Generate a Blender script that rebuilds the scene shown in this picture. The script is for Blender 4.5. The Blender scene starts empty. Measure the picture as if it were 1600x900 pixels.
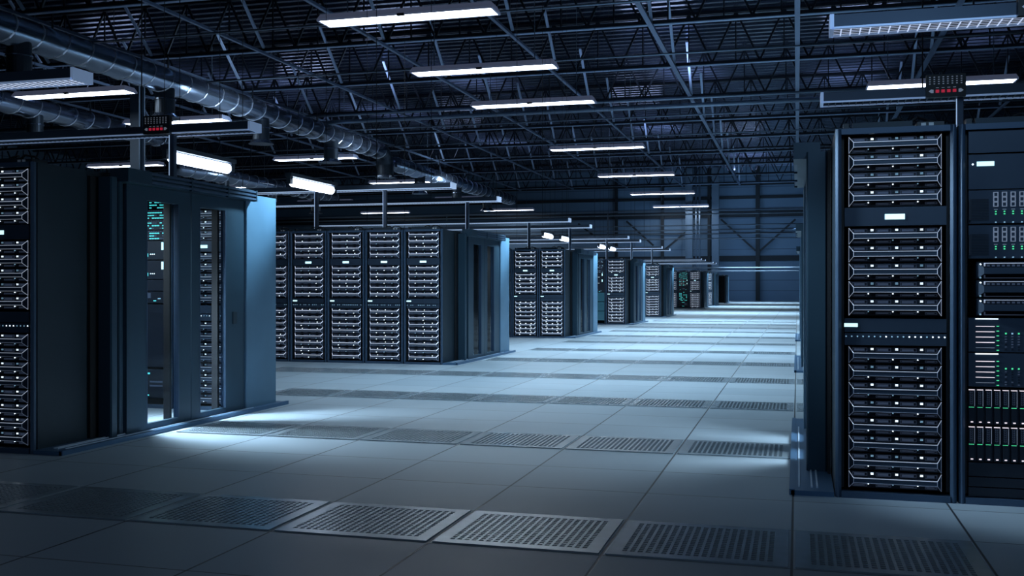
import bpy, math, random
from mathutils import Vector, Matrix
random.seed(7)
S = bpy.context.scene
COL = S.collection
FOC, YAW, HZ, EYE = 1596.0, math.radians(15.61), 449.0, 1.18
SN, CS = math.sin(YAW), math.cos(YAW)

def proj(X, Y, Z):
    D = -X*SN + Y*CS
    if D < 0.2: return None
    return 800 + FOC*(X*CS + Y*SN)/D, HZ - FOC*(Z-EYE)/D

# ------------------------------------------------------------------ materials
M = {}
def mat(name, col, rough=0.5, metal=0.0, emit=None, estr=0.0, noise=0.0, nscale=6.0, bump=0.0, spec=0.5):
    m = bpy.data.materials.new(name); m.use_nodes = True
    nt = m.node_tree; b = nt.nodes['Principled BSDF']
    b.inputs['Base Color'].default_value = (*col, 1)
    b.inputs['Roughness'].default_value = rough
    b.inputs['Metallic'].default_value = metal
    b.inputs['Specular IOR Level'].default_value = spec
    if emit:
        b.inputs['Emission Color'].default_value = (*emit, 1)
        b.inputs['Emission Strength'].default_value = estr
    if noise > 0:
        tc = nt.nodes.new('ShaderNodeTexCoord'); n = nt.nodes.new('ShaderNodeTexNoise')
        n.inputs['Scale'].default_value = nscale; n.inputs['Detail'].default_value = 3
        nt.links.new(tc.outputs['Object'], n.inputs['Vector'])
        mx = nt.nodes.new('ShaderNodeMix'); mx.data_type = 'RGBA'
        mx.inputs[6].default_value = (*[c*(1-noise) for c in col], 1)
        mx.inputs[7].default_value = (*[min(1, c*(1+noise)) for c in col], 1)
        nt.links.new(n.outputs['Fac'], mx.inputs[0]); nt.links.new(mx.outputs[2], b.inputs['Base Color'])
        r = nt.nodes.new('ShaderNodeMapRange')
        r.inputs[3].default_value = rough*(1-noise*.5); r.inputs[4].default_value = min(1, rough*(1+noise*.5))
        nt.links.new(n.outputs['Fac'], r.inputs[0]); nt.links.new(r.outputs[0], b.inputs['Roughness'])
        if bump:
            bp = nt.nodes.new('ShaderNodeBump'); bp.inputs['Strength'].default_value = bump
            nt.links.new(n.outputs['Fac'], bp.inputs['Height']); nt.links.new(bp.outputs[0], b.inputs['Normal'])
    M[name] = m
    return m

mat('frame', (.060, .105, .175), .42, .25, noise=.15, nscale=9)
mat('black', (.006, .008, .012), .6)
mat('panel', (.12, .23, .34), .42, .15, noise=.22, nscale=2.5)
mat('side', (.022, .040, .058), .5, .25, noise=.25, nscale=2.5)
mat('door', (.030, .068, .105), .42, .3, noise=.12, nscale=3)
mat('ledge', (.08, .17, .30), .38, .3, noise=.2)
mat('rail', (.62, .76, .95), .3, .2, noise=.1)
mat('server', (.016, .024, .040), .45, .2, noise=.1)
mat('bezel', (.045, .070, .110), .4, .25, noise=.1)
mat('edge', (.75, .82, .95), .3, .3, (.68, .79, 1.0), .34)  # glow in the colour stands in for light caught by bezel edges
mat('edge_far', (.75, .82, .95), .3, .3, (.70, .79, 1.0), .60)  # same painted edge highlight, stronger for servers farther off
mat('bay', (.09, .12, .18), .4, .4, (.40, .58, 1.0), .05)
mat('edge_dim', (.35, .42, .55), .35, .3, (.50, .66, 1.0), .10)  # duller copy for lower edges, their shade is set by colour
mat('led', (1, 1, 1), .4, 0, (.75, .9, 1.0), 2.2)
mat('led_dim', (.5, .7, .8), .4, 0, (.35, .65, .9), .45)
mat('screen', (.8, 1, 1), .4, 0, (.55, .92, 1.0), 1.35)
mat('teal', (.2, .9, .9), .4, 0, (.10, .85, .85), .85)
mat('green', (.1, .8, .3), .4, 0, (.08, .8, .35), .9)
mat('red', (.5, .03, .06), .4, 0, (.8, .03, .08), .38)
mat('port', (.5, .55, .65), .4, .5, (.6, .7, .9), .12)
mat('pinkwhite', (.9, .85, .9), .4, 0, (1, .86, .92), .8)
mat('blueglass', (.02, .06, .09), .12, .2, (.05, .2, .3), .25)
mat('tray', (.08, .115, .17), .42, .5, noise=.1)
mat('traylip_lit', (.50, .65, .9), .35, .4, (.48, .68, 1.0), .60)  # lip glows in place of light catching the tray's lower edge
mat('nearlip_lit', (.50, .65, .9), .35, .4, (.40, .60, 1.0), .20)  # weaker painted highlight for the trays close by
mat('traylit', (.75, .85, 1.0), .35, .3, (.62, .74, 1.0), .75)  # self-glowing copy of the tray metal, paints the underside as lit
mat('trayhole', (.01, .014, .03), .5)
mat('fixture_spill', (.30, .36, .50), .5, .1, (.35, .42, .70), .10)  # weak housing glow stands in for spill from the lens
mat('glow', (1, 1, 1), .5, 0, (.82, .91, 1.0), 13.0)
mat('tubeglow', (1, 1, 1), .5, 0, (.68, .80, 1.0), 9.0)
mat('truss', (.016, .024, .038), .5, .4, noise=.2, nscale=.7)
mat('pipe', (.16, .22, .30), .4, .5, noise=.2, nscale=.8)
mat('brace', (.36, .47, .66), .45, .3, noise=.3, nscale=.5)
mat('chordlip_lit', (.26, .36, .52), .45, .3, noise=.35, nscale=.12)  # paler than the truss, so the flange is painted as lit
mat('beam', (.14, .20, .31), .45, .4, noise=.35, nscale=.25)
mat('seam', (.70, .78, .90), .3, .8, noise=.1)
mat('duct', (.34, .42, .54), .20, .95, noise=.2, nscale=1.2, bump=.15)
mat('darkduct', (.05, .07, .095), .4, .6, noise=.2)
mat('steel', (.09, .13, .18), .5, .3, noise=.2, nscale=.8)
mat('darksteel', (.010, .015, .022), .6, .2)
mat('tile_frame', (.44, .53, .60), .24, .45, noise=.15, nscale=14)
mat('tile_grid', (.42, .51, .58), .26, .45, noise=.15, nscale=14)
mat('pit', (.045, .036, .034), .9)
mat('plastic', (.02, .03, .04), .4)
mat('white', (.75, .78, .8), .5)

def glass_mat():
    m = bpy.data.materials.new('glass'); m.use_nodes = True
    nt = m.node_tree; nt.nodes.clear()
    o = nt.nodes.new('ShaderNodeOutputMaterial'); t = nt.nodes.new('ShaderNodeBsdfTransparent')
    t.inputs[0].default_value = (.82, .93, .97, 1)
    g = nt.nodes.new('ShaderNodeBsdfGlossy'); g.inputs['Roughness'].default_value = .05
    lw = nt.nodes.new('ShaderNodeLayerWeight'); lw.inputs[0].default_value = .5
    pw = nt.nodes.new('ShaderNodeMath'); pw.operation = 'POWER'; pw.inputs[1].default_value = 4.0
    nt.links.new(lw.outputs['Facing'], pw.inputs[0])
    f = nt.nodes.new('ShaderNodeMath'); f.operation = 'MULTIPLY_ADD'; f.inputs[1].default_value = .22; f.inputs[2].default_value = .02
    nt.links.new(pw.outputs[0], f.inputs[0])
    mx = nt.nodes.new('ShaderNodeMixShader')
    nt.links.new(f.outputs[0], mx.inputs[0]); nt.links.new(t.outputs[0], mx.inputs[1]); nt.links.new(g.outputs[0], mx.inputs[2])
    nt.links.new(mx.outputs[0], o.inputs[0]); M['glass'] = m
glass_mat()

TX, TY, GX0, GY0 = .81, .705, -.023, 5.143
def floor_mat():
    m = bpy.data.materials.new('raised_floor'); m.use_nodes = True
    nt = m.node_tree; b = nt.nodes['Principled BSDF']; N = nt.nodes.new; L = nt.links.new
    tc = N('ShaderNodeTexCoord'); sp = N('ShaderNodeSeparateXYZ'); L(tc.outputs['Object'], sp.inputs[0])
    def seam(out, off, size, w):
        a = N('ShaderNodeMath'); a.operation = 'SUBTRACT'; L(out, a.inputs[0]); a.inputs[1].default_value = off
        d = N('ShaderNodeMath'); d.operation = 'DIVIDE'; L(a.outputs[0], d.inputs[0]); d.inputs[1].default_value = size
        r = N('ShaderNodeMath'); r.operation = 'ROUND'; L(d.outputs[0], r.inputs[0])
        s = N('ShaderNodeMath'); s.operation = 'SUBTRACT'; L(d.outputs[0], s.inputs[0]); L(r.outputs[0], s.inputs[1])
        ab = N('ShaderNodeMath'); ab.operation = 'ABSOLUTE'; L(s.outputs[0], ab.inputs[0])
        mr = N('ShaderNodeMapRange'); L(ab.outputs[0], mr.inputs[0])
        mr.inputs[1].default_value = w*.5/size; mr.inputs[2].default_value = w/size; mr.inputs[3].default_value = 1; mr.inputs[4].default_value = 0
        fl = N('ShaderNodeMath'); fl.operation = 'FLOOR'; L(d.outputs[0], fl.inputs[0])
        return mr.outputs[0], fl.outputs[0]
    sx, ix = seam(sp.outputs[0], GX0, TX, .0075); sy, iy = seam(sp.outputs[1], GY0, TY, .0055)
    mxx = N('ShaderNodeMath'); mxx.operation = 'MAXIMUM'; L(sx, mxx.inputs[0]); L(sy, mxx.inputs[1])
    cb = N('ShaderNodeCombineXYZ'); L(ix, cb.inputs[0]); L(iy, cb.inputs[1])
    wn = N('ShaderNodeTexWhiteNoise'); wn.noise_dimensions = '2D'; L(cb.outputs[0], wn.inputs['Vector'])
    nz = N('ShaderNodeTexNoise'); nz.inputs['Scale'].default_value = 3.5; nz.inputs['Detail'].default_value = 5; L(tc.outputs['Object'], nz.inputs['Vector'])
    ad = N('ShaderNodeMath'); ad.operation = 'ADD'; L(wn.outputs['Value'], ad.inputs[0]); L(nz.outputs['Fac'], ad.inputs[1])
    c1 = N('ShaderNodeMix'); c1.data_type = 'RGBA'
    mr = N('ShaderNodeMapRange'); L(ad.outputs[0], mr.inputs[0]); mr.inputs[1].default_value = .3; mr.inputs[2].default_value = 1.6
    L(mr.outputs[0], c1.inputs[0]); c1.inputs[6].default_value = (.33, .41, .48, 1); c1.inputs[7].default_value = (.42, .505, .58, 1)
    c2 = N('ShaderNodeMix'); c2.data_type = 'RGBA'; L(mxx.outputs[0], c2.inputs[0]); L(c1.outputs[2], c2.inputs[6]); c2.inputs[7].default_value = (.035, .04, .05, 1)
    L(c2.outputs[2], b.inputs['Base Color'])
    rr = N('ShaderNodeMapRange'); L(nz.outputs['Fac'], rr.inputs[0]); rr.inputs[3].default_value = .34; rr.inputs[4].default_value = .52
    L(rr.outputs[0], b.inputs['Roughness'])
    bp = N('ShaderNodeBump'); bp.inputs['Strength'].default_value = .25; bp.inputs['Distance'].default_value = .003; bp.invert = True
    L(mxx.outputs[0], bp.inputs['Height']); L(bp.outputs[0], b.inputs['Normal'])
    M['floor'] = m
floor_mat()

def wall_mat():
    m = bpy.data.materials.new('wall_cladding'); m.use_nodes = True
    nt = m.node_tree; b = nt.nodes['Principled BSDF']; N = nt.nodes.new; L = nt.links.new
    tc = N('ShaderNodeTexCoord'); sp = N('ShaderNodeSeparateXYZ'); L(tc.outputs['Object'], sp.inputs[0])
    w = N('ShaderNodeMath'); w.operation = 'PINGPONG'; L(sp.outputs[2], w.inputs[0]); w.inputs[1].default_value = .45
    mr = N('ShaderNodeMapRange'); L(w.outputs[0], mr.inputs[0]); mr.inputs[2].default_value = .06
    n = N('ShaderNodeTexNoise'); n.inputs['Scale'].default_value = .4; L(tc.outputs['Object'], n.inputs['Vector'])
    c = N('ShaderNodeMix'); c.data_type = 'RGBA'; L(n.outputs['Fac'], c.inputs[0]); c.inputs[6].default_value = (.10, .17, .26, 1); c.inputs[7].default_value = (.15, .24, .35, 1)
    d = N('ShaderNodeMix'); d.data_type = 'RGBA'; L(mr.outputs[0], d.inputs[0]); d.inputs[6].default_value = (.06, .10, .16, 1); L(c.outputs[2], d.inputs[7])
    L(d.outputs[2], b.inputs['Base Color']); b.inputs['Roughness'].default_value = .6; M['wall'] = m
    m2 = mat('deck', (.085, .11, .165), .24, .85, noise=.25, nscale=.12)
wall_mat()

# ------------------------------------------------------------------ mesh builder
class MB:
    def __init__(s): s.v = []; s.f = []; s.mi = []; s.ms = []
    def mid(s, m):
        if m not in s.ms: s.ms.append(m)
        return s.ms.index(m)
    def poly(s, pts, m):
        k = len(s.v); s.v += [tuple(p) for p in pts]; s.f.append(tuple(range(k, k+len(pts)))); s.mi.append(s.mid(m)); return s
    def hexa(s, p, m):   # 8 points: bottom ring 0-3, top ring 4-7
        k = len(s.v); s.v += [tuple(q) for q in p]
        for f in ((3, 2, 1, 0), (4, 5, 6, 7), (0, 1, 5, 4), (1, 2, 6, 5), (2, 3, 7, 6), (3, 0, 4, 7)):
            s.f.append(tuple(k+i for i in f)); s.mi.append(s.mid(m))
        return s
    def box(s, x0, x1, y0, y1, z0, z1, m):
        if x0 > x1: x0, x1 = x1, x0
        return s.hexa([(x0, y0, z0), (x1, y0, z0), (x1, y1, z0), (x0, y1, z0), (x0, y0, z1), (x1, y0, z1), (x1, y1, z1), (x0, y1, z1)], m)
    def cbox(s, x0, x1, y0, y1, z0, z1, c, m):   # box with vertical edges chamfered
        if x0 > x1: x0, x1 = x1, x0
        ring = [(x0+c, y0), (x1-c, y0), (x1, y0+c), (x1, y1-c), (x1-c, y1), (x0+c, y1), (x0, y1-c), (x0, y0+c)]
        k = len(s.v); n = 8
        s.v += [(x, y, z0) for x, y in ring] + [(x, y, z1) for x, y in ring]
        s.f.append(tuple(k+i for i in reversed(range(n)))); s.mi.append(s.mid(m))
        s.f.append(tuple(k+n+i for i in range(n))); s.mi.append(s.mid(m))
        for i in range(n):
            j = (i+1) % n; s.f.append((k+i, k+j, k+n+j, k+n+i)); s.mi.append(s.mid(m))
        return s
    def bar(s, p, q, w, h, m, up=(0, 0, 1)):
        p = Vector(p); q = Vector(q); d = (q-p).normalized(); u = Vector(up)
        if abs(d.dot(u)) > .98: u = Vector((0, 1, 0))
        a = d.cross(u).normalized()*w/2; b = a.cross(d).normalized()*h/2
        return s.hexa([p-a-b, p+a-b, p+a+b, p-a+b, q-a-b, q+a-b, q+a+b, q-a+b], m)
    def tube(s, p, q, r, m, n=12, caps=True, r2=None):
        p = Vector(p); q = Vector(q); d = (q-p).normalized(); u = Vector((0, 0, 1))
        if abs(d.dot(u)) > .98: u = Vector((1, 0, 0))
        a = d.cross(u).normalized(); b = a.cross(d); k = len(s.v); r2 = r if r2 is None else r2
        for c, rr in ((p, r), (q, r2)):
            for i in range(n):
                t = 2*math.pi*i/n; s.v.append(tuple(c + a*rr*math.cos(t) + b*rr*math.sin(t)))
        for i in range(n):
            j = (i+1) % n; s.f.append((k+i, k+j, k+n+j, k+n+i)); s.mi.append(s.mid(m))
        if caps:
            s.f.append(tuple(k+i for i in reversed(range(n)))); s.mi.append(s.mid(m))
            s.f.append(tuple(k+n+i for i in range(n))); s.mi.append(s.mid(m))
        return s
    def path(s, pts, r, m, n=10):
        for i in range(len(pts)-1): s.tube(pts[i], pts[i+1], r, m, n, caps=(i in (0, len(pts)-2)))
        return s
    def mesh(s, name, smooth=False):
        me = bpy.data.meshes.new(name); me.from_pydata(s.v, [], s.f)
        for m in s.ms: me.materials.append(M[m])
        me.polygons.foreach_set('material_index', s.mi)
        if smooth: me.polygons.foreach_set('use_smooth', [True]*len(s.f))
        me.update(); return me
    def build(s, name, parent=None, loc=(0, 0, 0), smooth=False):
        return put(name, s.mesh(name, smooth), parent, loc)

def put(name, me, parent=None, loc=(0, 0, 0)):
    o = bpy.data.objects.new(name, me); COL.objects.link(o); o.location = loc
    if parent: o.parent = parent
    return o
def tag(o, label, cat, group=None):
    o['label'] = label; o['category'] = cat; o['kind'] = 'thing'
    if len(label.split()) > 16: print('LONG', len(label.split()), label)
    if group: o['group'] = group
    return o
def thing(name, label, cat, loc=(0, 0, 0), group=None):
    o = bpy.data.objects.new(name, None); COL.objects.link(o); o.location = loc; o.empty_display_size = .1
    return tag(o, label, cat, group)
def struct(name, mb, loc=(0, 0, 0)):
    o = mb.build(name, None, loc); o['kind'] = 'structure'; return o

ORD = ['first', 'second', 'third', 'fourth', 'fifth', 'sixth', 'seventh', 'eighth', 'ninth', 'tenth', 'eleventh', 'twelfth',
       'thirteenth', 'fourteenth', 'fifteenth', 'sixteenth', 'seventeenth', 'eighteenth', 'nineteenth', 'twentieth']

# ------------------------------------------------------------------ room shell
XL, XR, YB, YF, ZD = -56.0, 34.0, -7.0, 91.0, 11.8
struct('floor', MB().box(XL, XR, YB, YF, -.2, 0, 'floor'))
wb = MB().box(XL, XR, YF, YF+.3, 0, ZD, 'wall'); struct('wall_back', wb)
struct('wall_left', MB().box(XL-.3, XL, YB, YF, 0, ZD, 'wall'))
struct('wall_right', MB().box(XR, XR+.3, YB, YF, 0, ZD, 'wall'))
struct('wall_front', MB().box(XL, XR, YB-.3, YB, 0, ZD, 'wall'))
dk = MB()          # corrugated steel roof deck, ribs running across the hall
y = YB; rib = .62; k = 0
prof = []
while y < YF:
    prof += [(y, ZD), (y+.34, ZD), (y+.38, ZD-.17), (y+.58, ZD-.17)]; y += rib
prof = [p for p in prof if p[0] <= YF] + [(YF, ZD)]
for (a, za), (b, zb) in zip(prof[:-1], prof[1:]):
    dk.poly([(XL, a, za), (XL, b, zb), (XR, b, zb), (XR, a, za)], 'deck')
dk.box(XL, XR, YB, YF, ZD+.02, ZD+.2, 'deck')
struct('ceiling', dk)

# ------------------------------------------------------------------ perforated floor tiles
def tile_meshes():
    fr = MB(); w, d, z0, z1 = TX-.03, TY-.03, .001, .006; a = .058
    x0, x1, y0, y1 = -w/2, w/2, -d/2, d/2
    for r in ((x0, x1, y0, y0+a), (x0, x1, y1-a, y1), (x0, x0+a, y0+a, y1-a), (x1-a, x1, y0+a, y1-a)):
        fr.box(*r, z0, z1, 'tile_frame')
    pl = MB(); nx, ny = 19, 17
    gx0, gx1, gy0, gy1 = x0+a, x1-a, y0+a, y1-a
    cx, cy = (gx1-gx0)/nx, (gy1-gy0)/ny; zt, zb = .0058, .0015
    for i in range(nx):
        for j in range(ny):
            ax, bx, ay, by = gx0+i*cx, gx0+(i+1)*cx, gy0+j*cy, gy0+(j+1)*cy
            hx, hy = cx*.31, cy*.34; mx, my = (ax+bx)/2, (ay+by)/2
            O = [(ax, ay), (bx, ay), (bx, by), (ax, by)]; I = [(mx-hx, my-hy), (mx+hx, my-hy), (mx+hx, my+hy), (mx-hx, my+hy)]
            for q in range(4):
                r = (q+1) % 4
                pl.poly([(*O[q], zt), (*O[r], zt), (*I[r], zt), (*I[q], zt)], 'tile_grid')
                pl.poly([(*I[q], zt), (*I[r], zt), (*I[r], zb), (*I[q], zb)], 'tile_grid')
            pl.poly([(*I[0], zb), (*I[1], zb), (*I[2], zb), (*I[3], zb)], 'pit')
    return fr.mesh('frame'), pl.mesh('perforated_plate')
FRM, PLT = tile_meshes()
GROW = [4.79 + 2.82*k for k in range(12)]
BLOCKY = [6.04, 14.68, 23.2, 31.95, 40.4, 57.8, 66.0, 76.5]
for k, gy in enumerate(GROW):
    for c in range(-2, 13):
        gx = GX0 - (c+.5)*TX
        p = proj(gx, gy, 0)
        if not p or not (-60 < p[0] < 1660 and p[1] < 930): continue
        if k == 0 and c > 7: continue
        inblk = any(yf-.35 < gy < yf+3.65 for yf in BLOCKY)
        if gy > 5.5 and c < -1: continue
        if c < 0 and gy > 5.5 and not (-.1 < gy-7.6 < .1 or 9.6 < gy < 14.2): continue
        if c < 0 and gy > 5.5 and gy < 9: continue
        if gx - TX/2 < -4.95 and inblk: continue
        if gx < -4.9 and gy > 9.4 and p[0] < 440: continue
        if gy > 17 and gx < -5.0 : continue
        side = 'left' if c >= 0 else 'right'
        n = c if c >= 0 else -c-1
        o = thing('perforated_vent_tile', f'perforated metal floor tile, {ORD[k]} vent row from the front, {ORD[n]} tile {side} of straight seam',
                  'floor tile', (gx, gy, 0), 'perforated floor tiles in rows across the aisle')
        put('frame', FRM, o); put('perforated_plate', PLT, o)

# ------------------------------------------------------------------ servers
SW = .485
def bezel_parts(w=SW, h=.092, edge='edge', et=.0030, low=None):
    low = low or edge
    hw = w/2; bx = hw-.024; zb0, zb1 = h*.345, h*.635; yb = -.032
    ch = MB().box(-hw, hw, .012, .50, 0, h, 'server')
    bz = MB()
    bz.box(-bx, bx, yb, .012, zb0, zb1, 'bezel')
    for s in (-1, 1):
        A = [(s*bx, yb, zb0), (s*hw, 0, 0), (s*hw, 0, h), (s*bx, yb, zb1)]
        B = [(x, yy+.008, z) for x, yy, z in A]
        if s > 0: bz.hexa([A[0], A[1], B[1], B[0], A[3], A[2], B[2], B[3]], 'bezel')
        else: bz.hexa([A[1], A[0], B[0], B[1], A[2], A[3], B[3], B[2]], 'bezel')
    tr = MB(); e = et  # strips painted as highlights along the bezel's edges
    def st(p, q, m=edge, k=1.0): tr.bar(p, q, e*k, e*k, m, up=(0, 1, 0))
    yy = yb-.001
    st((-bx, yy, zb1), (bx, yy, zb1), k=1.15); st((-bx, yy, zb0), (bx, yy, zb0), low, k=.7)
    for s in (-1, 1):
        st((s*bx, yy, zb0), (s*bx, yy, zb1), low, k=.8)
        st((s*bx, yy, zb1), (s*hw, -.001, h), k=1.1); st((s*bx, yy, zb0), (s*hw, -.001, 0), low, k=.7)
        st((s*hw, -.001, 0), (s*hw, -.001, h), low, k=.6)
    by = []; ld = []
    xs = [-.222, -.098, .030, .160]; ws = [.078, .08, .085, .062]
    for x, ww in zip(xs, ws):
        for z0, z1 in ((.066, .086), (.008, .019)):
            q = MB()
            q.box(x, x+ww, .0095, .013, z0, z1, 'server')
            for (a, b, c, d) in ((x, x+ww, z0, z0+.0018), (x, x+ww, z1-.0018, z1), (x, x+.0018, z0, z1), (x+ww-.0018, x+ww, z0, z1)):
                q.box(a, b, .006, .012, c, d, 'bay')
            q.box(x+.008, x+ww-.014, .0075, .012, z0+.004, z1-.004, 'bay')
            by.append(q)
    for x in (-.118, .012, .142):
        ld.append((x, .0775, 'led', True))
    for x in (-.138, -.008, .122): ld.append((x, .022, 'led', False))
    return ch, bz, tr, by, ld
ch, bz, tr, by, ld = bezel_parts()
trl = bezel_parts(low='edge_dim')[2]  # variant with lower edges painted duller, as if shaded
ME = dict(trim_low=trl.mesh('bezel_glint'), chassis=ch.mesh('chassis'), bezel=bz.mesh('bezel'), trim=tr.mesh('bezel_glint'), bay=[q.mesh('drive_bay') for q in by])
def led_mesh(double, m):
    b = MB()
    if double:
        b.box(-.0075, .0075, -.002, .002, .0035, .0065, m); b.box(-.0075, .0075, -.002, .002, -.003, .0, m)
    else: b.tube((0, -.003, 0), (0, .003, 0), .0036, m, 10)
    return b.mesh('indicator_light')
LEDM = {(d, m): led_mesh(d, m) for d in (True, False) for m in ('led', 'led_dim')}
# mid-distance: chassis / bezel / painted edge highlights / lights
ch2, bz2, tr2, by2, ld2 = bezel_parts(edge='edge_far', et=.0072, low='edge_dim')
MIDL = {m: MB().box(-.006, .006, -.012, 0, -.004, .004, m).mesh('indicator_light') for m in ('led', 'led_dim')}
MT2 = tr2.mesh('bezel_glint')
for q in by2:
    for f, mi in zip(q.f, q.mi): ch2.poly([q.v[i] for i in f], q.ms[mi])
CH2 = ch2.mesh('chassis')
FARM = []
for var in range(4):
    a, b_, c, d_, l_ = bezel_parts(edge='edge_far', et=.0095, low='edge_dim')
    for x, z, m, dbl in l_:
        if random.random() < .5: b_.box(x-.008, x+.008, -.034, .010, z-.006, z+.004, random.choice(['led', 'led_dim']))
    for src in (a, c):
        for f, mi in zip(src.f, src.mi):
            b_.poly([src.v[i] for i in f], src.ms[mi])
    FARM.append(b_.mesh('server'))

def server(loc, label, group, lod):
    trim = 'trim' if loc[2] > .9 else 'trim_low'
    if lod == 2:
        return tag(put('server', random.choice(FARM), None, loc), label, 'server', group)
    o = thing('server', label, 'server', loc, group)
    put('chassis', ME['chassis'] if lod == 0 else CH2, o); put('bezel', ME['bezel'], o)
    put('bezel_glint', ME[trim] if lod == 0 else MT2, o)
    if lod == 0:
        for q in ME['bay']: put('drive_bay', q, o)
        for x, z, m, dbl in ld:
            put('indicator_light', LEDM[(dbl, 'led' if random.random() < .62 else 'led_dim')], o, (x, .010 if dbl else .008, z))
    else:
        for x, z, m, dbl in ld2:
            if random.random() < .55: put('indicator_light', MIDL[random.choice(['led', 'led', 'led_dim'])], o, (x, .010, z))
    return o

PNL = MB().box(-.272, .272, 0, .02, 0, 1, 'bezel')
def blank(loc, h, label, group, screen=None, dots=False, lod=0, name='blanking_panel', cat='panel', m='bezel'):
    o = thing(name, label, cat, loc, group)
    MB().box(-.266, .266, 0, .025, .002, h-.002, m).build('face_plate', o)
    if screen:
        x0, x1, z0, z1 = screen
        s = MB().box(x0, x1, -.003, 0, z0, z1, 'screen').build('display_screen', o); s['label'] = 'small glowing pale cyan display'
    if dots:
        if lod == 0:
            for i in range(18):
                x = -.258 + i*.0303
                MB().tube((x, -.003, h*.72), (x, .001, h*.72), .0042, random.choice(['led', 'led', 'led_dim', 'led_dim']), 8).build('indicator_light', o)
        elif lod == 1:
            for i in range(18):
                if random.random() < .6: put('indicator_light', MIDL['led_dim'], o, (-.258+i*.0303, .008, h*.72))
    return o

# ------------------------------------------------------------------ racks
RW, RP, RH = .632, .644, 2.07
def rack_meshes(depth):
    f = MB(); hw = RW/2; p = .032
    for s in (-1, 1):
        x0, x1 = sorted((s*hw, s*(hw-p)))
        f.cbox(x0, x1, 0, .05, .0, RH, .013, 'frame'); f.box(x0, x1, depth-.05, depth, 0, RH, 'frame')
        xi0, xi1 = sorted((s*.268, s*.284)); f.box(xi0, xi1, .05, .07, .05, RH-.04, 'black')
    f.box(-hw+p, hw-p, 0, .05, RH-.032, RH, 'frame'); f.box(-hw+p, hw-p, 0, .05, 0, .036, 'frame')
    f.box(-hw+p, hw-p, depth-.05, depth, RH-.032, RH, 'frame'); f.box(-hw+p, hw-p, depth-.05, depth, 0, .036, 'frame')
    sd = MB().box(-.006, .006, .05, depth-.05, .0, RH, 'side')
    tp = MB().box(-hw+.012, hw-.012, .05, depth-.05, RH-.02, RH, 'frame')
    bk = MB().box(-hw+p, hw-p, depth-.03, depth-.01, .036, RH-.032, 'black')
    bt = MB().box(-hw+.012, hw-.012, .05, depth-.05, .0, .03, 'black')
    cb = MB()   # cable bracket and clips on the roof
    cb.box(-.22, .10, .10, .13, RH, RH+.045, 'side'); cb.box(.12, .26, .06, .22, RH, RH+.03, 'plastic')
    cb.box(-.27, -.24, .08, .16, RH, RH+.04, 'plastic'); cb.box(.14, .165, .055, .06, RH+.008, RH+.024, 'white'); cb.box(.18, .205, .055, .06, RH+.008, RH+.024, 'white')
    cl = MB(); pts = [(-.02+.05*i, .16+.03*math.sin(i*1.9), RH+.055+.022*math.sin(i*2.3)) for i in range(6)]
    cl.path([(-.02, .14, RH)]+pts+[(.23, .2, RH)], .008, 'black', 7)
    return {n: m.mesh(n) for n, m in dict(frame=f, side_panel=sd, top_panel=tp, back_panel=bk, bottom_panel=bt, cable_bracket=cb, roof_cable=cl).items()}
RM = {d: rack_meshes(d) for d in (.91, .60)}
def rack(cx, y, depth, label, group, rows=True):
    o = thing('server_rack', label, 'server rack', (cx, y, 0), group)
    for n, me in RM[depth].items():
        if n == 'side_panel':
            put(n, me, o, (RW/2-.006, 0, 0)); put(n, me, o, (-RW/2+.006, 0, 0))
        else: put(n, me, o)
    return o

def fill_a(cx, y, where, lod):
    g = f'servers stacked in {where}'; y -= -.012
    n = 0
    for top, cnt in ((2.03, 4), (1.518, 5), (.850, 8)):
        for i in range(cnt):
            server((cx, y+.03, top-.1*(i+1)+.004), f'black bezel server, {ORD[n]} from the top in {where}', g, lod); n += 1
    pg = f'panels between servers in {where}'
    blank((cx, y+.01, 1.522), .107, f'wide dark panel with centred glowing display in {where}', pg, (-.052, .052, .036, .066), False, lod)
    blank((cx, y+.01, .928), .080, f'dark panel, left-end glowing display, in {where}', pg, (-.268, -.196, .030, .050), False, lod)
    blank((cx, y+.01, .855), .070, f'dark strip panel with row of tiny lights in {where}', pg, None, True, lod)

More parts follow.
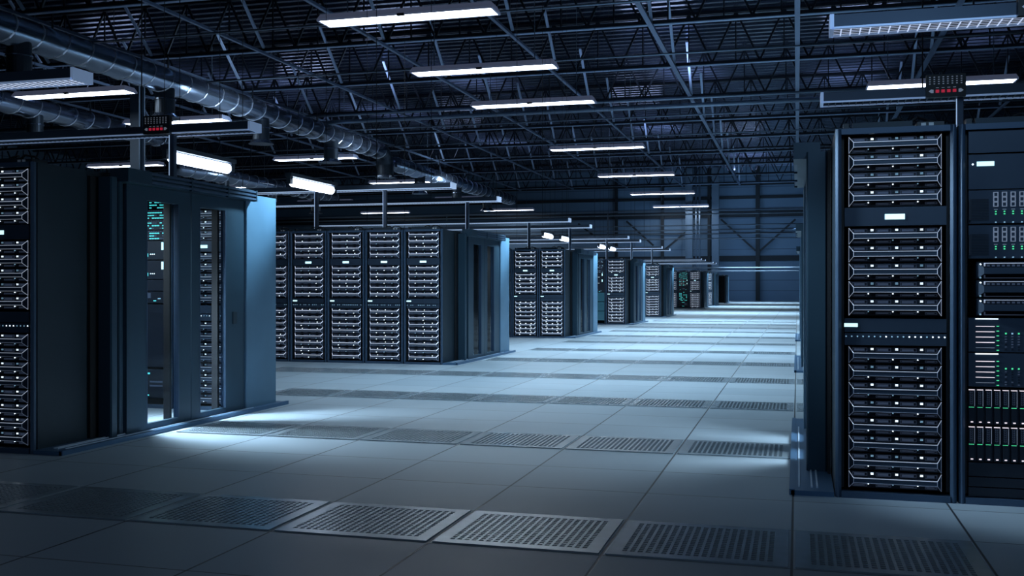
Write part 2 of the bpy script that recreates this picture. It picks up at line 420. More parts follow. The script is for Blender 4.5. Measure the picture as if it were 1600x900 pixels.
def fill_b(cx, y, where):
    y += .02
    g = f'units in {where}'
    blank((cx, y, 1.91), .125, f'plain dark blanking panel at very top of {where}', g)
    o = blank((cx, y, 1.712), .193, f'tall dark panel with small glowing display near top of {where}', g, (-.225, -.138, .128, .152))
    MB().tube((-.245, -.003, .138), (-.245, .001, .138), .005, 'led', 8).build('indicator_light', o)
    for q, (z, nm) in enumerate(((1.525, 'upper'), (1.335, 'lower'))):
        o = thing('storage_array', f'{nm} dark storage unit with white port columns, {where}', 'storage unit', (cx, y, z), g)
        MB().box(-.266, .266, 0, .5, .002, .183, 'bezel').build('chassis', o)
        v = MB()
        for i in range(14): v.box(-.262, -.165, -.003, 0, .020+i*.0085, .024+i*.0085, 'server')
        v.build('vent_slats', o)
        MB().box(-.266, -.256, -.025, 0, .02, .13, 'server').build('handle', o)
        for c in range(4):
            x = -.130 + c*.043; b = MB()
            for r in range(3):
                z0 = .092 + r*.027
                for e in ((x-.013, x+.013, z0, z0+.004), (x-.013, x+.013, z0+.022, z0+.026), (x-.013, x-.008, z0, z0+.026), (x+.008, x+.013, z0, z0+.026)):
                    b.box(e[0], e[1], -.004, 0, e[2], e[3], 'port')
            b.build('port_column', o)
            g_ = MB(); g_.box(x-.009, x+.009, -.003, 0, .076, .079, 'port')
            for zz, mm in ((.066, 'green'), (.053, 'green'), (.008, 'led_dim')): g_.box(x-.004, x+.004, -.003, 0, zz-.003, zz+.003, mm)
            s = g_.build('status_light', o); s['label'] = 'column of tiny green lights'
    for i in range(3):
        o = thing('server', f'black server with pale slotted strip, {ORD[i]} of three, {where}', 'server', (cx+.012, y, 1.325-.1*(i+1)), f'slotted servers in {where}')
        MB().box(-.24, .25, .01, .5, 0, .094, 'server').build('chassis', o)
        b = MB(); b.box(-.205, .25, -.03, .01, .028, .062, 'bezel'); b.hexa([(-.24, 0, 0), (-.205, -.03, .028), (-.205, .01, .028), (-.24, .01, 0), (-.24, 0, .094), (-.205, -.03, .062), (-.205, .01, .062), (-.24, .01, .094)], 'bezel')
        b.build('bezel', o)
        b = MB()
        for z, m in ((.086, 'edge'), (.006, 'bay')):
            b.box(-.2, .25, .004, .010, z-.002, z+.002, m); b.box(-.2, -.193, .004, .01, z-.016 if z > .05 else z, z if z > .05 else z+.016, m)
        for c in range(9): b.box(-.185+c*.025, -.171+c*.025, .006, .010, .068, .078, 'bay')
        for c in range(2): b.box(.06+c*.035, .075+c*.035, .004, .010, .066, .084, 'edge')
        b.build('drive_bay_panel', o)
        for z in (.08, .008): MB().tube((-.218, .002, z), (-.218, .012, z), .005, 'led' if z > .05 else 'led_dim', 8).build('indicator_light', o)
    for q, (z, nm) in enumerate(((.828, 'upper'), (.638, 'lower'))):
        o = thing('network_switch', f'{nm} dark unit with stacked white light bars and green dots, {where}', 'network switch', (cx, y, z), g)
        MB().box(-.266, .266, 0, .5, .002, .185, 'bezel').build('chassis', o)
        b = MB(); b.box(-.232, -.118, -.004, 0, .178, .183, 'led'); b.build('light_bar', o)
        for i in range(5):
            MB().box(-.230, -.136, -.004, 0, .138-i*.029, .1415-i*.029, 'port' if i > 3 else 'pinkwhite').build('light_bar', o)
        b = MB()
        for i in range(6): b.box(-.126, -.114, -.003, 0, .139-i*.026, .143-i*.026, 'green')
        for c in range(8):
            x = -.08 + c*.032
            b.box(x-.004, x+.004, -.003, 0, .098, .106, 'green' if random.random() < .7 else 'led_dim')
            for r in range(6): b.box(x-.005, x+.005, -.002, 0, .012+r*.014, .018+r*.014, 'server' if random.random() < .5 else 'bay')
        b.build('status_light', o)
    for q, (z, nm) in enumerate(((.432, 'upper'), (.230, 'lower'))):
        o = thing('blade_chassis', f'{nm} blade chassis of upright modules with pink white caps, {where}', 'blade chassis', (cx, y, z), g)
        MB().box(-.266, .266, .02, .5, .0, .198, 'server').build('chassis', o)
        bm = MB(); bm.box(-.013, .017, -.004, .02, .004, .192, 'server'); bm.box(-.014, .016, -.008, 0, .188, .192, 'pinkwhite'); bm.box(.014, .0165, -.008, 0, .10, .188, 'port')
        bm.box(-.013, .013, -.006, 0, .094, .0965, 'green'); bm.box(-.004, .008, -.007, 0, .012, .018, 'pinkwhite')
        for r in range(6):
            z0 = .112+r*.012
            bm.box(-.007, .005, -.006, 0, z0, z0+.0015, 'bay'); bm.box(-.007, -.005, -.006, 0, z0, z0+.008, 'bay'); bm.box(.003, .005, -.006, 0, z0, z0+.008, 'bay')
        bme = bm.mesh('blade_module')
        for c in range(13): put('blade_module', bme, o, (-.252+c*.0423, 0, 0))
    for i, (z, h) in enumerate(((.150, .078), (.094, .054), (.04, .052))):
        blank((cx, y, z), h, f'plain dark blanking panel, {ORD[i]} below the blade modules in {where}', g, m='server')

def fill_c(cx, y, where, blue=False, lod=1):
    TL = 'teal' if not blue else 'led_dim'
    word = 'dim' if blue else 'teal'
    y += .02; g = f'units in {where}'
    def unit(name, cat, z, h, label, marks, m='server'):
        o = thing(name, label, cat, (cx, y, z), g)
        MB().box(-.266, .266, 0, .4, .002, h-.002, m).build('chassis', o)
        b = MB()
        for x0, x1, z0, z1, mm in marks: b.box(x0, x1, -.004, 0, z0, z1, mm)
        if b.f: b.build('status_light', o)
    for i in range(4):
        mk = []
        for r in range(3):
            for c in range(16):
                if random.random() < .72: mk.append((-.235+c*.029, -.213+c*.029, .012+r*.026, .022+r*.026, TL if random.random() < (.75 if lod < 2 else .35) else 'bay'))
        for c in range(18): mk.append((-.24+c*.026, -.225+c*.026, .085, .092, 'bay'))
        unit('network_switch', 'network switch', 1.94-.1*i, .096, f'network switch with {word} lights, {ORD[i]} from top, {where}', mk)
    for i, z in enumerate((1.45, 1.26)):
        mk = [(.19, .215, .095, .17, 'screen')]
        for c in range(3):
            for r in range(3): mk.append((-.2+c*.10, -.19+c*.10, .10+r*.025, .108+r*.025, 'led'))
        for c in (-.22, -.02): mk.append((c, c+.06, .030, .062, 'teal')); mk += [(c+.085+.02*q, c+.093+.02*q, .05, .058, 'led') for q in range(3)]
        unit('storage_array', 'storage unit', z, .185, f'{("upper", "lower")[i]} storage unit with teal squares, {where}', mk)
    unit('blanking_panel', 'panel', 1.145, .11, f'blank dark panel below the storage units in {where}', [])
    unit('patch_panel', 'patch panel', 1.025, .115, f'grey patch panel with few teal lights midway down {where}',
         [(-.05, .07, .05, .1, 'bay'), (-.2, -.15, .02, .028, 'teal'), (.1, .13, .02, .028, 'teal'), (.15, .18, .04, .05, 'led_dim')])
    if blue:
        for i in range(3): unit('glass_panel', 'panel', .735-.30*i, .28, f'blue reflective panel, {ORD[i]} from the top in {where}', [], 'blueglass')
    else:
        mk = []
        if lod == 2:
            for r in range(7):
                for c in range(6):
                    if random.random() < .5: mk.append((-.22+c*.075, -.18+c*.075, .04+r*.075, .07+r*.075, 'teal'))
        unit('blanking_panel', 'panel', .40, .615, f'tall dark panel low in {where}', mk)
        unit('disk_shelf', 'storage unit', .10, .28, f'disk shelf with one teal bar at bottom of {where}',
             [(-.08, .06, .23, .245, 'teal'), (-.07, .05, .02, .03, 'teal'), (.06, .2, .15, .165, 'bay'), (.06, .2, .11, .125, 'bay')])

JY = [19.8+6.46*k for k in range(11)]
ZB, ZT = 9.6, 11.60
# ------------------------------------------------------------------ containment doors at block ends
def containment(xe, s, yf, label, reader=False, detail=True):
    """xe: rack end plane; s: +1 when the end faces +X, -1 when it faces -X."""
    o = thing('containment_door', label, 'door', (xe, yf, 0), 'aisle containment doors')
    X = lambda d: s*d
    b = MB(); b.box(X(.001), X(.235), .0, 3.30, 0, .028, 'ledge'); b.box(X(.215), X(.245), 0, 3.30, .0, .034, 'ledge'); b.build('floor_sill', o)
    for d in (.085, .115, .185): MB().box(X(d), X(d+.010), .10, 2.7, .028, .036, 'rail').build('sill_rail', o)
    for (y0, y1, d0, d1) in ((.66, .74, .022, .145), (.79, .85, .022, .115)):
        MB().cbox(X(d0), X(d1), y0, y1, .028, 2.03, .01, 'door').build('jamb_post', o)
    MB().box(X(.002), X(.02), .58, .84, .028, 2.03, 'black').build('seal_strip', o)
    # two leaves, each a frame round a tall glass pane
    for (y0, y1, w0, w1) in ((.86, 1.74, 1.12, 1.56), (1.75, 2.62, 1.88, 2.30)):
        b = MB(); d0, d1 = X(.09), X(.135); zb, zt = .030, 1.995; p0, p1 = .075, 1.885
        b.box(d0, d1, y0, w0, zb, zt, 'door'); b.box(d0, d1, w1, y1, zb, zt, 'door')
        b.box(d0, d1, w0, w1, zb, p0, 'door'); b.box(d0, d1, w0, w1, p1, zt, 'door')
        lf = b.build('door_leaf', o)
        MB().poly([(X(.11), w0, p0), (X(.11), w1, p0), (X(.11), w1, p1), (X(.11), w0, p1)], 'glass').build('window_pane', lf)
        g = MB()
        for yy in (w0, w1): g.box(X(.088), X(.137), yy-.006, yy+.006, p0, p1, 'frame')
        g.build('window_bead', lf)
        if detail: MB().box(X(.02), X(.08), w1-.05, w1-.02, .05, 1.98, 'black').build('door_track', lf)
    # louvred header
    h = MB(); y0, y1 = .76, 2.72
    h.box(X(.06), X(.20), y0, y1, 2.0, 2.105, 'door')
    h.build('header', o)
    for k in range(3):
        MB().box(X(.20), X(.222), y0+.28, y1, 2.012+k*.033, 2.030+k*.033, 'frame').build('louvre_blade', o)
    for yy in (.76, 1.04, 1.62, 2.20, 2.70): MB().box(X(.20), X(.224), yy, yy+.02 if yy > .8 else yy+.28, 2.0, 2.105, 'door').build('header_bracket', o)
    # roof panels over the aisle and the thick end panel of the rear row
    MB().box(X(-2.0), X(.06), .93, 2.60, 2.04, 2.06, 'side').build('aisle_roof', o)
    MB().cbox(X(.004), X(.15), 2.64, 3.22, .028, RH, .008, 'panel').build('end_panel', o)
    if reader:
        MB().box(X(.135), X(.141), 2.42, 2.49, .84, .95, 'side').build('card_reader', o)
    return o

def busway(xe, s, y, ln, label, lit, group):
    o = thing('busway_tray', label, 'cable tray', (xe, y, 2.73), group)
    X0, X1 = (-ln, 0) if s > 0 else (0, ln)
    W, H = .22, .085
    lip = 'nearlip_lit' if y < 10 else 'traylip_lit'
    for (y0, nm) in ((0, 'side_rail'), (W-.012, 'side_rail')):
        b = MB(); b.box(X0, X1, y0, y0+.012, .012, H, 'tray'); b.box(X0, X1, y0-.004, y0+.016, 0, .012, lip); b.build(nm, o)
    MB().box(X0, X1, .012, W-.012, H-.01, H, 'tray').build('cover_plate', o)
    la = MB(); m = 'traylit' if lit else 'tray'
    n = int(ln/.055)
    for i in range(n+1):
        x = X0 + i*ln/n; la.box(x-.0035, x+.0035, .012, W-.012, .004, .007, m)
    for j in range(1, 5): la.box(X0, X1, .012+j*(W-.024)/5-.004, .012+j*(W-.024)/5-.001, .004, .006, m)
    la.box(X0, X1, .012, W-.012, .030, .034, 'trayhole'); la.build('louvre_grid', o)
    xe0 = X1 if s > 0 else X0
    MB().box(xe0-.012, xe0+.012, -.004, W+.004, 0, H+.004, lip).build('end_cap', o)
    for fx in (.2, .8):
        x = X0+(X1-X0)*fx; MB().tube((x, W/2, H), (x, W/2, (11.69 if min(abs(y+W/2-t) for t in JY) > .3 else ZB-.02)-2.73), .006, 'darksteel', 6).build('hanger_rod', o)
    return o
def tapbox(x, y, label):
    o = thing('tap_off_box', label, 'electrical box', (x, y-.05, 2.725), 'tap-off boxes on the busways')
    MB().box(-.15, .15, 0, .05, 0, .185, 'plastic').build('housing', o)
    b = MB()
    for i in range(8):
        for j in range(4):
            b.box(-.128+i*.034, -.116+i*.034, -.003, 0, .105+j*.018, .112+j*.018, 'port')
    b.build('breaker_legend', o)
    for i in range(4):
        r = MB(); r.box(-.078+i*.043, -.052+i*.043, -.006, 0, .036, .060, 'red'); r.box(-.076+i*.043, -.054+i*.043, -.004, 0, .074, .078, 'port')
        r.build('indicator_light', o)['label'] = 'square red indicator light'
    for s in (-1, 1):
        c = .112*s
        MB().poly([(c-.018*s, -.004, .034), (c, -.004, .034), (c+.020*s, -.004, .049), (c, -.004, .064), (c-.018*s, -.004, .060)][::(1 if s > 0 else -1)], 'port').build('arrow_mark', o)
def pole(x, y, label):
    o = thing('drop_pole', label, 'pole', (x, y, RH), 'drop poles between racks and busways')
    b = MB(); b.cbox(-.028, .028, -.028, .028, .008, 2.728-RH, .006, 'tray'); b.box(-.030, -.024, -.03, -.022, .008, 2.728-RH, 'traylip_lit'); b.build('tube', o)  # glowing strip paints one corner of the pole as lit
    MB().box(-.05, .05, -.05, .05, 0, .01, 'tray').build('foot_plate', o)

# ------------------------------------------------------------------ blocks of racks
LX, RX = -5.2, .2
BN = ['nearest left block', 'second left block', 'third left block', 'fourth left block', 'fifth left block', 'sixth left block', 'seventh left block', 'farthest left block']
PLAN = {0: ['A'], 1: ['A']*5, 2: ['A']*3, 3: ['A', 'D'], 4: ['A', 'A'], 5: ['A', 'C', 'A'], 6: ['A'], 7: []}
LOD = [0, 1, 2, 2, 2, 2, 2, 2]
FA = ['aisle-end', 'second-from-aisle', 'third-from-aisle', 'fourth-from-aisle', 'fifth-from-aisle']
for bi, yf in enumerate(BLOCKY):
    bn = BN[bi]
    for i, kind in enumerate(PLAN[bi]):
        cx = LX - RP/2 - i*RP
        where = f'{FA[i]} front rack of {bn}' if len(PLAN[bi]) > 1 else f'front rack of {bn}'
        rack(cx, yf, .91, f'tall dark server rack, {ORD[i]} from aisle end in front row of {bn}', f'front row racks of {bn}')
        if kind == 'A': fill_a(cx, yf, where, LOD[bi])
        else: fill_c(cx, yf, where, kind == 'D', LOD[bi])
    nrear = 2 if bi < 3 else 1
    for i in range(nrear):
        cx = LX - RP/2 - i*RP
        rack(cx, yf+2.62, .60, f'dark server rack, {ORD[i]} from aisle end in rear row of {bn}', f'rear row racks of {bn}')
        where = f'{FA[i]} rear rack of {bn}'
        if bi == 0:
            if i == 0: fill_a(cx, yf+2.62, where, 0)
            else: fill_c(cx, yf+2.62, where, False, 1)
        elif bi == 1 and i == 1: fill_c(cx, yf+2.62, where, False, 1)
    containment(LX, 1, yf, f'dark double sliding aisle door with glass panes closing end of {bn}', bi == 0, bi < 3)
    if bi in (0, 1, 2, 3, 4, 5, 6):
        for k, dy in enumerate((.40, 2.95)):
            nm = ('front', 'rear')[k]
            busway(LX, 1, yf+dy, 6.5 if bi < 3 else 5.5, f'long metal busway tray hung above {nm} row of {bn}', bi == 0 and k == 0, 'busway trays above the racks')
for (x, bi, dy, t) in ((-6.13, 0, 2.95, 'rear'), (-6.35, 1, .40, 'front'), (-5.80, 1, 2.95, 'rear'), (-7.55, 1, .40, 'front'), (-6.2, 2, .40, 'front'), (-5.75, 2, 2.95, 'rear'), (-5.9, 3, .40, 'front'), (-5.5, 3, 2.95, 'rear'), (-5.6, 4, .40, 'front')):
    pole(x, BLOCKY[bi]+dy+.11, f'slim upright pole from {t} rack row to busway, {"left of another pole, " if x < -7 else ""}{BN[bi]}')
tapbox(-6.22, BLOCKY[0]+2.95, 'dark tap-off box with red lights on rear busway of nearest left block')

# right-hand blocks
RN = ['nearest right block', 'second right block', 'third right block']
for bi in range(3):
    yf = BLOCKY[bi] - .02
    n = 3 if bi == 0 else 1
    for i in range(2 if bi == 0 else 1):
        cx = RX + RP/2 + i*RP
        rack(cx, yf, .91, f'tall dark server rack, {ORD[i]} from aisle end in front row of {RN[bi]}', f'front row racks of {RN[bi]}')
        if bi == 0:
            if i == 0: fill_a(cx, yf, 'end rack, nearest right block', 0)
            else: fill_b(cx, yf, 'right-hand rack, nearest right block')
    rack(RX+RP/2, yf+2.62, .60, f'dark server rack at aisle end in rear row of {RN[bi]}', f'rear row racks of {RN[bi]}')
    containment(RX, -1, yf, f'dark double sliding aisle door with glass panes closing end of {RN[bi]}', False, True)
    if bi == 0:
        for k, dy in enumerate((.40, 2.95)):
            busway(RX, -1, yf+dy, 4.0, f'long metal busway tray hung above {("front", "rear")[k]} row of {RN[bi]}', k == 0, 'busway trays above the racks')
tapbox(1.16, BLOCKY[0]+2.93, 'dark tap-off box with four red lights on rear busway of nearest right block')
tapbox(1.36, BLOCKY[0]+.38, 'dark tap-off box on front busway above nearest right block, cut by picture edge')
pole(1.285, BLOCKY[0]+3.04, 'slim upright pole with bright edge below red-lit box of nearest right block')

# ------------------------------------------------------------------ high-bay light fixtures
def fixture_meshes(L=4.75, W=.74):
    h = MB(); hw = W/2; a = .09
    h.hexa([(0, -hw, .05), (L, -hw, .05), (L, hw, .05), (0, hw, .05), (.06, -hw+a, .19), (L-.06, -hw+a, .19), (L-.06, hw-a, .19), (.06, hw-a, .19)], 'fixture_spill')
    h.box(0, L, -hw, -hw+.04, 0, .05, 'fixture_spill'); h.box(0, L, hw-.04, hw, 0, .05, 'fixture_spill'); h.box(0, .05, -hw+.04, hw-.04, 0, .05, 'fixture_spill'); h.box(L-.05, L, -hw+.04, hw-.04, 0, .05, 'fixture_spill')
    d = MB().box(.05, L-.05, -hw+.04, hw-.04, .012, .045, 'glow')
    c = MB().box(L*.47, L*.51, -hw-.02, -hw+.06, -.02, .04, 'darksteel')
    r = MB().tube((0, 0, .19), (0, 0, 3.54), .014, 'steel', 6)
    return h.mesh('housing'), d.mesh('diffuser'), c.mesh('clip'), r.mesh('suspension_rod')
FH, FD, FC, FR = fixture_meshes()
ROWS = [24.5, 31.1, 37.4, 50.2, 63.0, 75.8, 88.3]
CN = {-12.0: ('above the open floor', [0, 1, 2, 3, 4, 5, 6]), -27.4: ('above the left blocks', [1, 2, 3, 4, 5, 6]), -39.3: ('at the far left', [3, 4, 5, 6]), 2.3: ('above the right block', [2])}
for x, (desc, rows) in CN.items():
    for q, r in enumerate(rows):
        lab = f'long glowing white ceiling light, {ORD[q]} nearest in the line {desc}' if len(rows) > 1 else 'long glowing white ceiling light hung beyond the right block, behind red-lit box'
        o = thing('ceiling_light', lab, 'ceiling light', (x, ROWS[r], 8.08), 'long ceiling lights')
        put('housing', FH, o); put('diffuser', FD, o); put('clip', FC, o)
        put('suspension_rod', FR, o, (.7, 0, 0)); put('suspension_rod', FR, o, (4.05, 0, 0))
# tube lights hung between blocks, running along the hall
for q, (x, y0, y1) in enumerate(((-6.85, 10.1, 11.35), (-6.85, 13.0, 14.3), (-6.95, 28.2, 29.2), (-6.9, 30.2, 31.2), (-6.9, 36.4, 37.4), (-6.9, 38.6, 39.6))):
    lab = ['bright short tube light beside the drop pole behind the nearest left block', 'bright short tube light above the left end of the second left block',
           'small bright light above third left block, nearer of its pair', 'small bright light above third left block, farther of its pair',
           'small bright light beyond fourth left block, nearer of its pair', 'small bright light beyond fourth left block, farther of its pair'][q]
    o = thing('hanging_tube_light', lab, 'tube light', (x, y0, 2.66), 'tube lights between the blocks')
    tb = MB(); tb.tube((0, .04, 0), (0, y1-y0-.04, 0), .062, 'tubeglow', 16, caps=False)
    for yy, d in ((.04, -1), (y1-y0-.04, 1)):
        tb.tube((0, yy, 0), (0, yy+d*.03, 0), .062, 'tubeglow', 16, caps=False, r2=.046); tb.tube((0, yy+d*.03, 0), (0, yy+d*.045, 0), .046, 'tubeglow', 16, r2=.012)
    tb.build('tube', o, smooth=True)
    b = MB(); b.box(-.05, .05, -.10, y1-y0+.10, .075, .125, 'darkduct'); b.box(-.03, .03, -.10, -.012, -.03, .075, 'darkduct'); b.box(-.03, .03, y1-y0+.012, y1-y0+.10, -.03, .075, 'darkduct'); b.build('housing', o)
    for yy in (.2, y1-y0-.2): MB().tube((0, yy, .125), (0, yy, 9.03), .004, 'darksteel', 6).build('suspension_rod', o)

# ------------------------------------------------------------------ roof steelwork
JY = [19.8+6.46*k for k in range(11)]
ZB, ZT = 9.6, 11.60
def truss_meshes():
    c = MB()
    for s in (-1, 1): c.box(XL+.05, XR-.05, s*.03-.05*(s < 0), s*.03+.05*(s > 0), ZB, ZB+.11, 'truss')
    c.box(XL+.05, XR-.05, -.09, .09, ZB-.03, ZB, 'chordlip_lit')
    t = MB()
    for s in (-1, 1): t.box(XL+.05, XR-.05, s*.03-.05*(s < 0), s*.03+.05*(s > 0), ZT-.11, ZT, 'truss')
    w = MB(); p = 1.75; x = XL+.4; k = 0
    while x + p < XR:
        w.bar((x, 0, ZB+.06), (x+p/2, 0, ZT-.06), .07, .07, 'truss'); w.bar((x+p/2, 0, ZT-.06), (x+p, 0, ZB+.06), .07, .07, 'truss')
        w.bar((x+p/2, 0, ZB+.06), (x+p/2, 0, ZT-.06), .045, .045, 'truss')
        x += p; k += 1
    br = MB().bar((0, 0, ZB+.05), (0, -2.1, ZT-.05), .10, .06, 'brace')
    return c.mesh('bottom_chord'), t.mesh('top_chord'), w.mesh('web_lattice'), br.mesh('sway_brace')
T = truss_meshes()
for k, jy in enumerate(JY):
    o = thing('roof_truss', f'dark steel roof truss spanning the hall, {ORD[k]} from the front', 'truss', (0, jy, 0), 'roof trusses')
    for n, me in zip(('bottom_chord', 'top_chord', 'web_lattice'), T): put(n, me, o)
    for gx in (-32, -27.4, -22.9, -18.3, -13.7, -9.1, -4.5, 0, 4.6, 9.1): put('sway_brace', T[3], o, (gx, 0, 0))
for k, gx in enumerate((-32, -27.4, -22.9, -18.3, -13.7, -9.1, -4.5, 0, 4.6, 9.1)):
    wd = .16 if gx in (-4.5, 0, 4.6) else .11
    b = MB(); b.box(gx-wd/2, gx+wd/2, 18, 84.8, ZB-.12, ZB-.034, 'beam')
    tag(b.build('tie_beam'), f'steel tie beam running along the hall under the trusses, {ORD[k]} from the left', 'beam', 'tie beams under the trusses')
def xpipe(y, z, r, label, x0=XL, x1=XR, m='pipe'):
    return tag(MB().tube((x0, y, z), (x1, y, z), r, m, 10).build('conduit_pipe', smooth=True), label, 'pipe', 'pipes crossing the hall')
xpipe(45.9, 9.28, .10, 'thick pale pipe crossing the hall just below the trusses')
xpipe(44.6, 9.38, .06, 'thin pipe just in front of the thick pale pipe below the trusses')
for i, (y, z) in enumerate(((22.9, 9.45), (29.4, 9.45), (36.2, 9.42), (49.2, 9.4), (55.4, 9.4), (62.0, 9.4))):
    xpipe(y, z, .035, f'thin conduit crossing the hall under the trusses, {ORD[i]} from the front')
for i, (z, r) in enumerate(((7.15, .06), (6.85, .06), (5.98, .045), (5.60, .05), (5.30, .05), (4.95, .045), (2.68, .055), (2.43, .05))):
    xpipe(80, z, r, f'pale horizontal pipe before the back wall, {ORD[i]} from the top', m='pipe')
for i, z in enumerate((7.15, 5.6, 2.68)):   # trapeze posts that carry those pipes
    pass
hg = thing('pipe_rack', 'slim steel pipe stands carrying the horizontal pipes before the back wall', 'pipe rack', (0, 80.085, 0))
for x in (-46, -28, -14.5, 9, 24): MB().box(x-.04, x+.04, -.02, .06, 0, 7.3, 'steel').build('upright', hg)

# ducts
def duct(x, y0, y1, z, r, label, drops, elbow=None, m='duct'):
    o = thing('air_duct', label, 'air duct', (x, y0, z), 'round air ducts on the left')
    L = y1-y0; MB().tube((0, 0, 0), (0, L, 0), r, m, 28).build('duct_body', o, smooth=True)
    pts = []; turns = L/1.1; n = int(turns*14)
    for i in range(n+1):
        t = i/n*turns*2*math.pi; pts.append((r*1.005*math.cos(t), L*i/n, r*1.005*math.sin(t)))
    MB().path(pts, .035, 'seam', 4).build('spiral_seam', o)
    for dy in drops:
        d = MB(); d.tube((0, dy, -r*.6), (0, dy, -r-.75), r*.78, 'darkduct', 24); d.tube((0, dy, -r-.22), (0, dy, -r-.26), r*.86, 'duct', 24)
        dd = d.build('diffuser_drop', o, smooth=False)
        MB().tube((0, dy, -r-.75), (0, dy, -r-.92), r*.8, 'duct', 24, r2=r*1.2).build('diffuser_cone', dd)
    for k in range(int(L/6)):
        yy = 1.5+6*k; MB().box(-.015, .015, yy-.03, yy+.03, r, 9.6-z, 'darksteel').build('hanger_strap', o)
    if elbow is not None:
        e = MB(); pts = [(0, L, 0), (0, L+.35, -.05), (0, L+.65, -.25), (0, L+.85, -.6), (0, L+.9, -1.3)]
        e.path(pts, r*1.02, 'darkduct', 24); e.tube((0, L+.9, -1.3), (0, L+.9, -1.4), r*1.25, 'duct', 24); e.build('duct_elbow', o, smooth=False)
    return o
duct(-22.1, 19, 52.0, 8.68, .45, 'long silver spiral duct, the nearest at upper left', (6.1, 13.3, 20.2, 27), elbow=1)
duct(-22.1, 54.3, 79, 8.2, .42, 'silver spiral duct continuing beyond the dark elbow', (4, 11, 18))
duct(-30.9, 26, 45, 8.68, .42, 'silver spiral duct left of the nearest one, behind louvred tray', (10, 17))
duct(-31.4, 47, 66, 7.48, .40, 'silver spiral duct seen behind the short tube lights', (4.5, 10, 16))

# steel columns and the back wall framing
def column(x, y, w, label, top=9.55, m='steel'):
    o = thing('steel_column', label, 'column', (x, y, 0), 'steel columns')
    b = MB(); b.box(-w/2, w/2, -w/2, -w/2+.06, 0, top, m); b.box(-w/2, w/2, w/2-.06, w/2, 0, top, m); b.box(-.04, .04, -w/2+.06, w/2-.06, 0, top, m); b.build('shaft', o)
    MB().box(-w*.75, w*.75, -w*.75, w*.75, 0, .03, m).build('base_plate', o)
def atY(px, y, Y):
    dx = (px-800)/FOC; vx = -SN+CS*dx; vy = CS+SN*dx; t = Y/vy
    return vx*t, EYE-(y-HZ)/FOC*t
column(-24.9, 34.6, .40, 'grey steel column standing behind the nearest left block')
WY = 90.6
for i, px in enumerate((963, 1035, 1108, 1184)):
    column(atY(px, 400, WY)[0], WY, .26 if i < 3 else .34, f'dark steel column against the back wall, {ORD[i]} of the visible four', 11.6, 'darksteel')
for i, px in enumerate((1077, 1118)):
    column(atY(px, 400, 89.6)[0], 89.6, .6, f'broad pale column before the back wall, {("left", "right")[i]} of the two', 11.5, 'steel')
for i, px in enumerate((1087.5, 1093)):
    x = atY(px, 400, 89.3)[0]
    tag(MB().tube((x, 89.3, 0), (x, 89.3, 11.6), .08, 'pipe', 10).build('downpipe', smooth=True), f'pale vertical pipe beside the broad back wall columns, {("left", "right")[i]} of the pair', 'pipe', 'vertical pipes at the back wall')
for i, (a, b) in enumerate((((1127, 343), (1181, 392)), ((1243, 343), (1188, 392)), ((980, 346), (1022, 384)), ((1094, 345), (1040, 390)), ((905, 350), (960, 392)))):
    p, q = atY(*a, 90.75), atY(*b, 90.75)
    tag(MB().bar((p[0], 90.36, p[1]), (q[0], 90.36, q[1]), .12, .16, 'darksteel').build('diagonal_brace'),
        f'dark diagonal brace on the back wall, {("left arm of the V near the right", "right arm of the V near the right", "sloping down right of the left column", "sloping down left beside the pale columns", "leftmost visible")[i]}', 'brace', 'diagonal braces on the back wall')
for i, (z, h) in enumerate(((3.7, .45), (7.55, .55), (9.0, .25), (10.2, .3), (5.9, .15))):
    struct(f'trim_{i+1}', MB().box(XL, XR, YF-.16, YF, z-h/2, z+h/2, 'darksteel'))

# ------------------------------------------------------------------ lamps
def area(name, loc, rot, sx, sy, power, col):
    l = bpy.data.lights.new(name, 'AREA'); l.shape = 'RECTANGLE'; l.size = sx; l.size_y = sy; l.energy = power; l.color = col
    o = bpy.data.objects.new(name, l); COL.objects.link(o); o.location = loc; o.rotation_euler = rot; return o
def spot(name, loc, tgt, power, cone, col):
    l = bpy.data.lights.new(name, 'SPOT'); l.energy = power; l.color = col; l.spot_size = math.radians(cone); l.spot_blend = .8; l.shadow_soft_size = .12
    o = bpy.data.objects.new(name, l); COL.objects.link(o); o.location = loc; aim(o, tgt); return o
def aim(o, tgt):
    o.rotation_euler = (Vector(tgt)-o.location).to_track_quat('-Z', 'Y').to_euler()
COOL = (.58, .82, 1.0)
def floor_fill(x, y, z, sx, sy, p, spread=120):
    a = area('floor_fill', (x, y, z), (0, 0, 0), sx, sy, p, COOL); a.data.spread = math.radians(spread)  # added lamp without a fixture, brightens the aisle floor
for y, p in ((12.5, 190), (19.5, 340), (27, 400), (36, 460), (48, 500), (64, 470), (80, 420)):
    floor_fill(-2.6, y, 4.6, 5.5, 2.5, p)
for bi, yf in enumerate(BLOCKY[:6]):
    area('aisle_glow', (-6.6, yf+1.78, 1.95), (0, 0, 0), 2.2, .5, 26 if bi == 0 else 60, (.75, .88, 1))
    spot('end_fill', (-4.25, yf+3.6, 2.95), (LX+.12, yf+2.98, 2.12), 480, 44, (.48, .79, 1))  # added spot, no fixture, washes the rear row's end panel
spot('rack_edge_fill', (-1.7, 5.66, 2.5), (.2, 6.05, 1.3), 330, 44, (.60, .82, 1))  # unseen spot put in to pick out the right rack's corner
a = area('rack_front_fill', (.9, 3.2, 3.4), (0, 0, 0), 1.6, .4, 4.5, (.38, .66, 1)); aim(a, (1.0, 6.05, 1.5)); a.data.spread = math.radians(75)  # extra lamp added to lift the right racks' fronts
a = area('wall_fill', (-6, 81.5, 6.5), (0, 0, 0), 14, 2, 350, (.35, .62, 1)); aim(a, (-4, YF, 3.0))  # added wash over the back wall, no source stands there
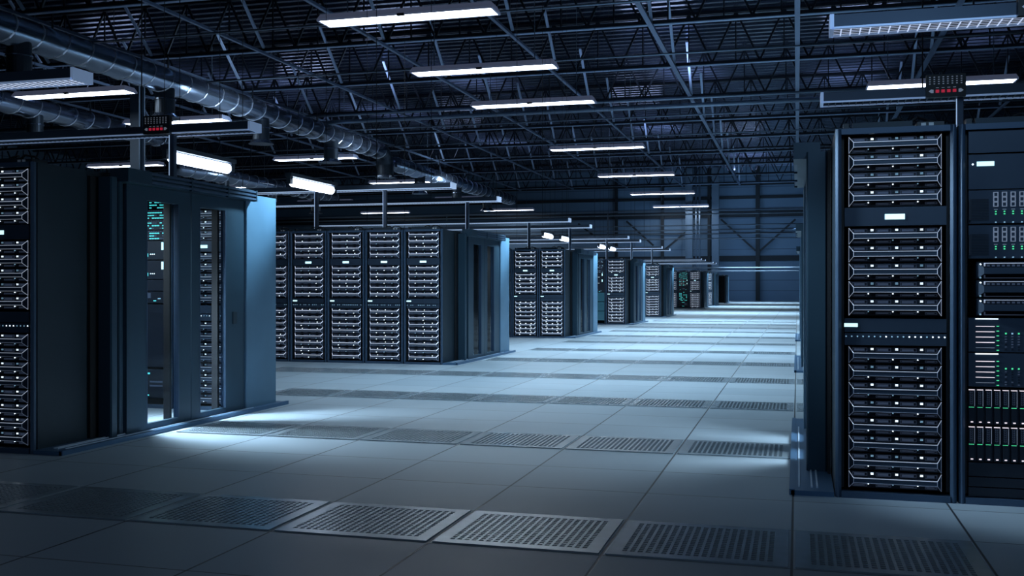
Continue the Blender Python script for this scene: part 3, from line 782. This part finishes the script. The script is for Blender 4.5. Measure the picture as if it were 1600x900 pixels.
for x, y in ((-18, 36), (-18, 48), (-19, 62)):
    a = area('duct_fill', (x, y, 6.6), (0, 0, 0), .3, 3, 110, (.6, .78, 1)); aim(a, (-22.1, y, 8.6)); a.data.spread = math.radians(80)  # lamps added only to put bright streaks on the ducts
a = area('right_aisle_glow', (1.0, 7.8, 1.6), (0, 0, 0), 1.0, 1.1, 80, (.75, .88, 1)); aim(a, (-.3, 7.8, 0))
a = area('left_aisle_glow', (-5.75, 7.6, 1.85), (0, 0, 0), .35, .9, 60, (.75, .88, 1)); aim(a, (-4.55, 7.75, 0)); a.data.spread = math.radians(75)
a = area('front_fill', (-1.5, -3.5, 6.0), (0, 0, 0), 5, 2, 60, (.50, .70, 1)); aim(a, (-1.5, 8, 1.0))  # added key light behind the camera for the rack fronts
for x, y, p in ((-16, 40, 170), (-16, 62, 140), (-4, 45, 40)):
    area('bounce_fill', (x, y, 3.2), (math.pi, 0, 0), 22 if x < -10 else 4, 14, p, (.45, .66, 1))  # upward lamp added in place of light bounced off the floor
for x, y, p in ((-5.8, 44, 150), (-17.9, 43, 150), (2.6, 47, 150), (-26, 51, 150), (-30, 40, 90), (9, 40, 80), (-9.5, 62, 150), (-22, 66, 120), (-4, 78, 120)):
    area('roof_fill', (x, y, 9.9), (math.pi, 0, 0), 3, 1, p*.6, (.50, .62, 1))  # added uplights with no fixtures, brighten patches of the roof deck

w = bpy.data.worlds.new('World'); S.world = w; w.use_nodes = True
w.node_tree.nodes['Background'].inputs[0].default_value = (.010, .018, .034, 1)
w.node_tree.nodes['Background'].inputs[1].default_value = 1.0

# ------------------------------------------------------------------ camera
cam = bpy.data.cameras.new('Camera'); cam.sensor_width = 36; cam.lens = FOC/1600*36; cam.shift_y = -1/1600
cam.clip_end = 300
co = bpy.data.objects.new('Camera', cam); COL.objects.link(co); co.location = (0, 0, EYE); co.rotation_euler = (math.pi/2, 0, YAW)
S.camera = co
S.view_settings.view_transform = 'Standard'
S.cycles.use_light_tree = True
S.cycles.max_bounces = 6
S.cycles.transparent_max_bounces = 12
S.cycles.caustics_reflective = False; S.cycles.caustics_refractive = False
S.cycles.sample_clamp_indirect = 4
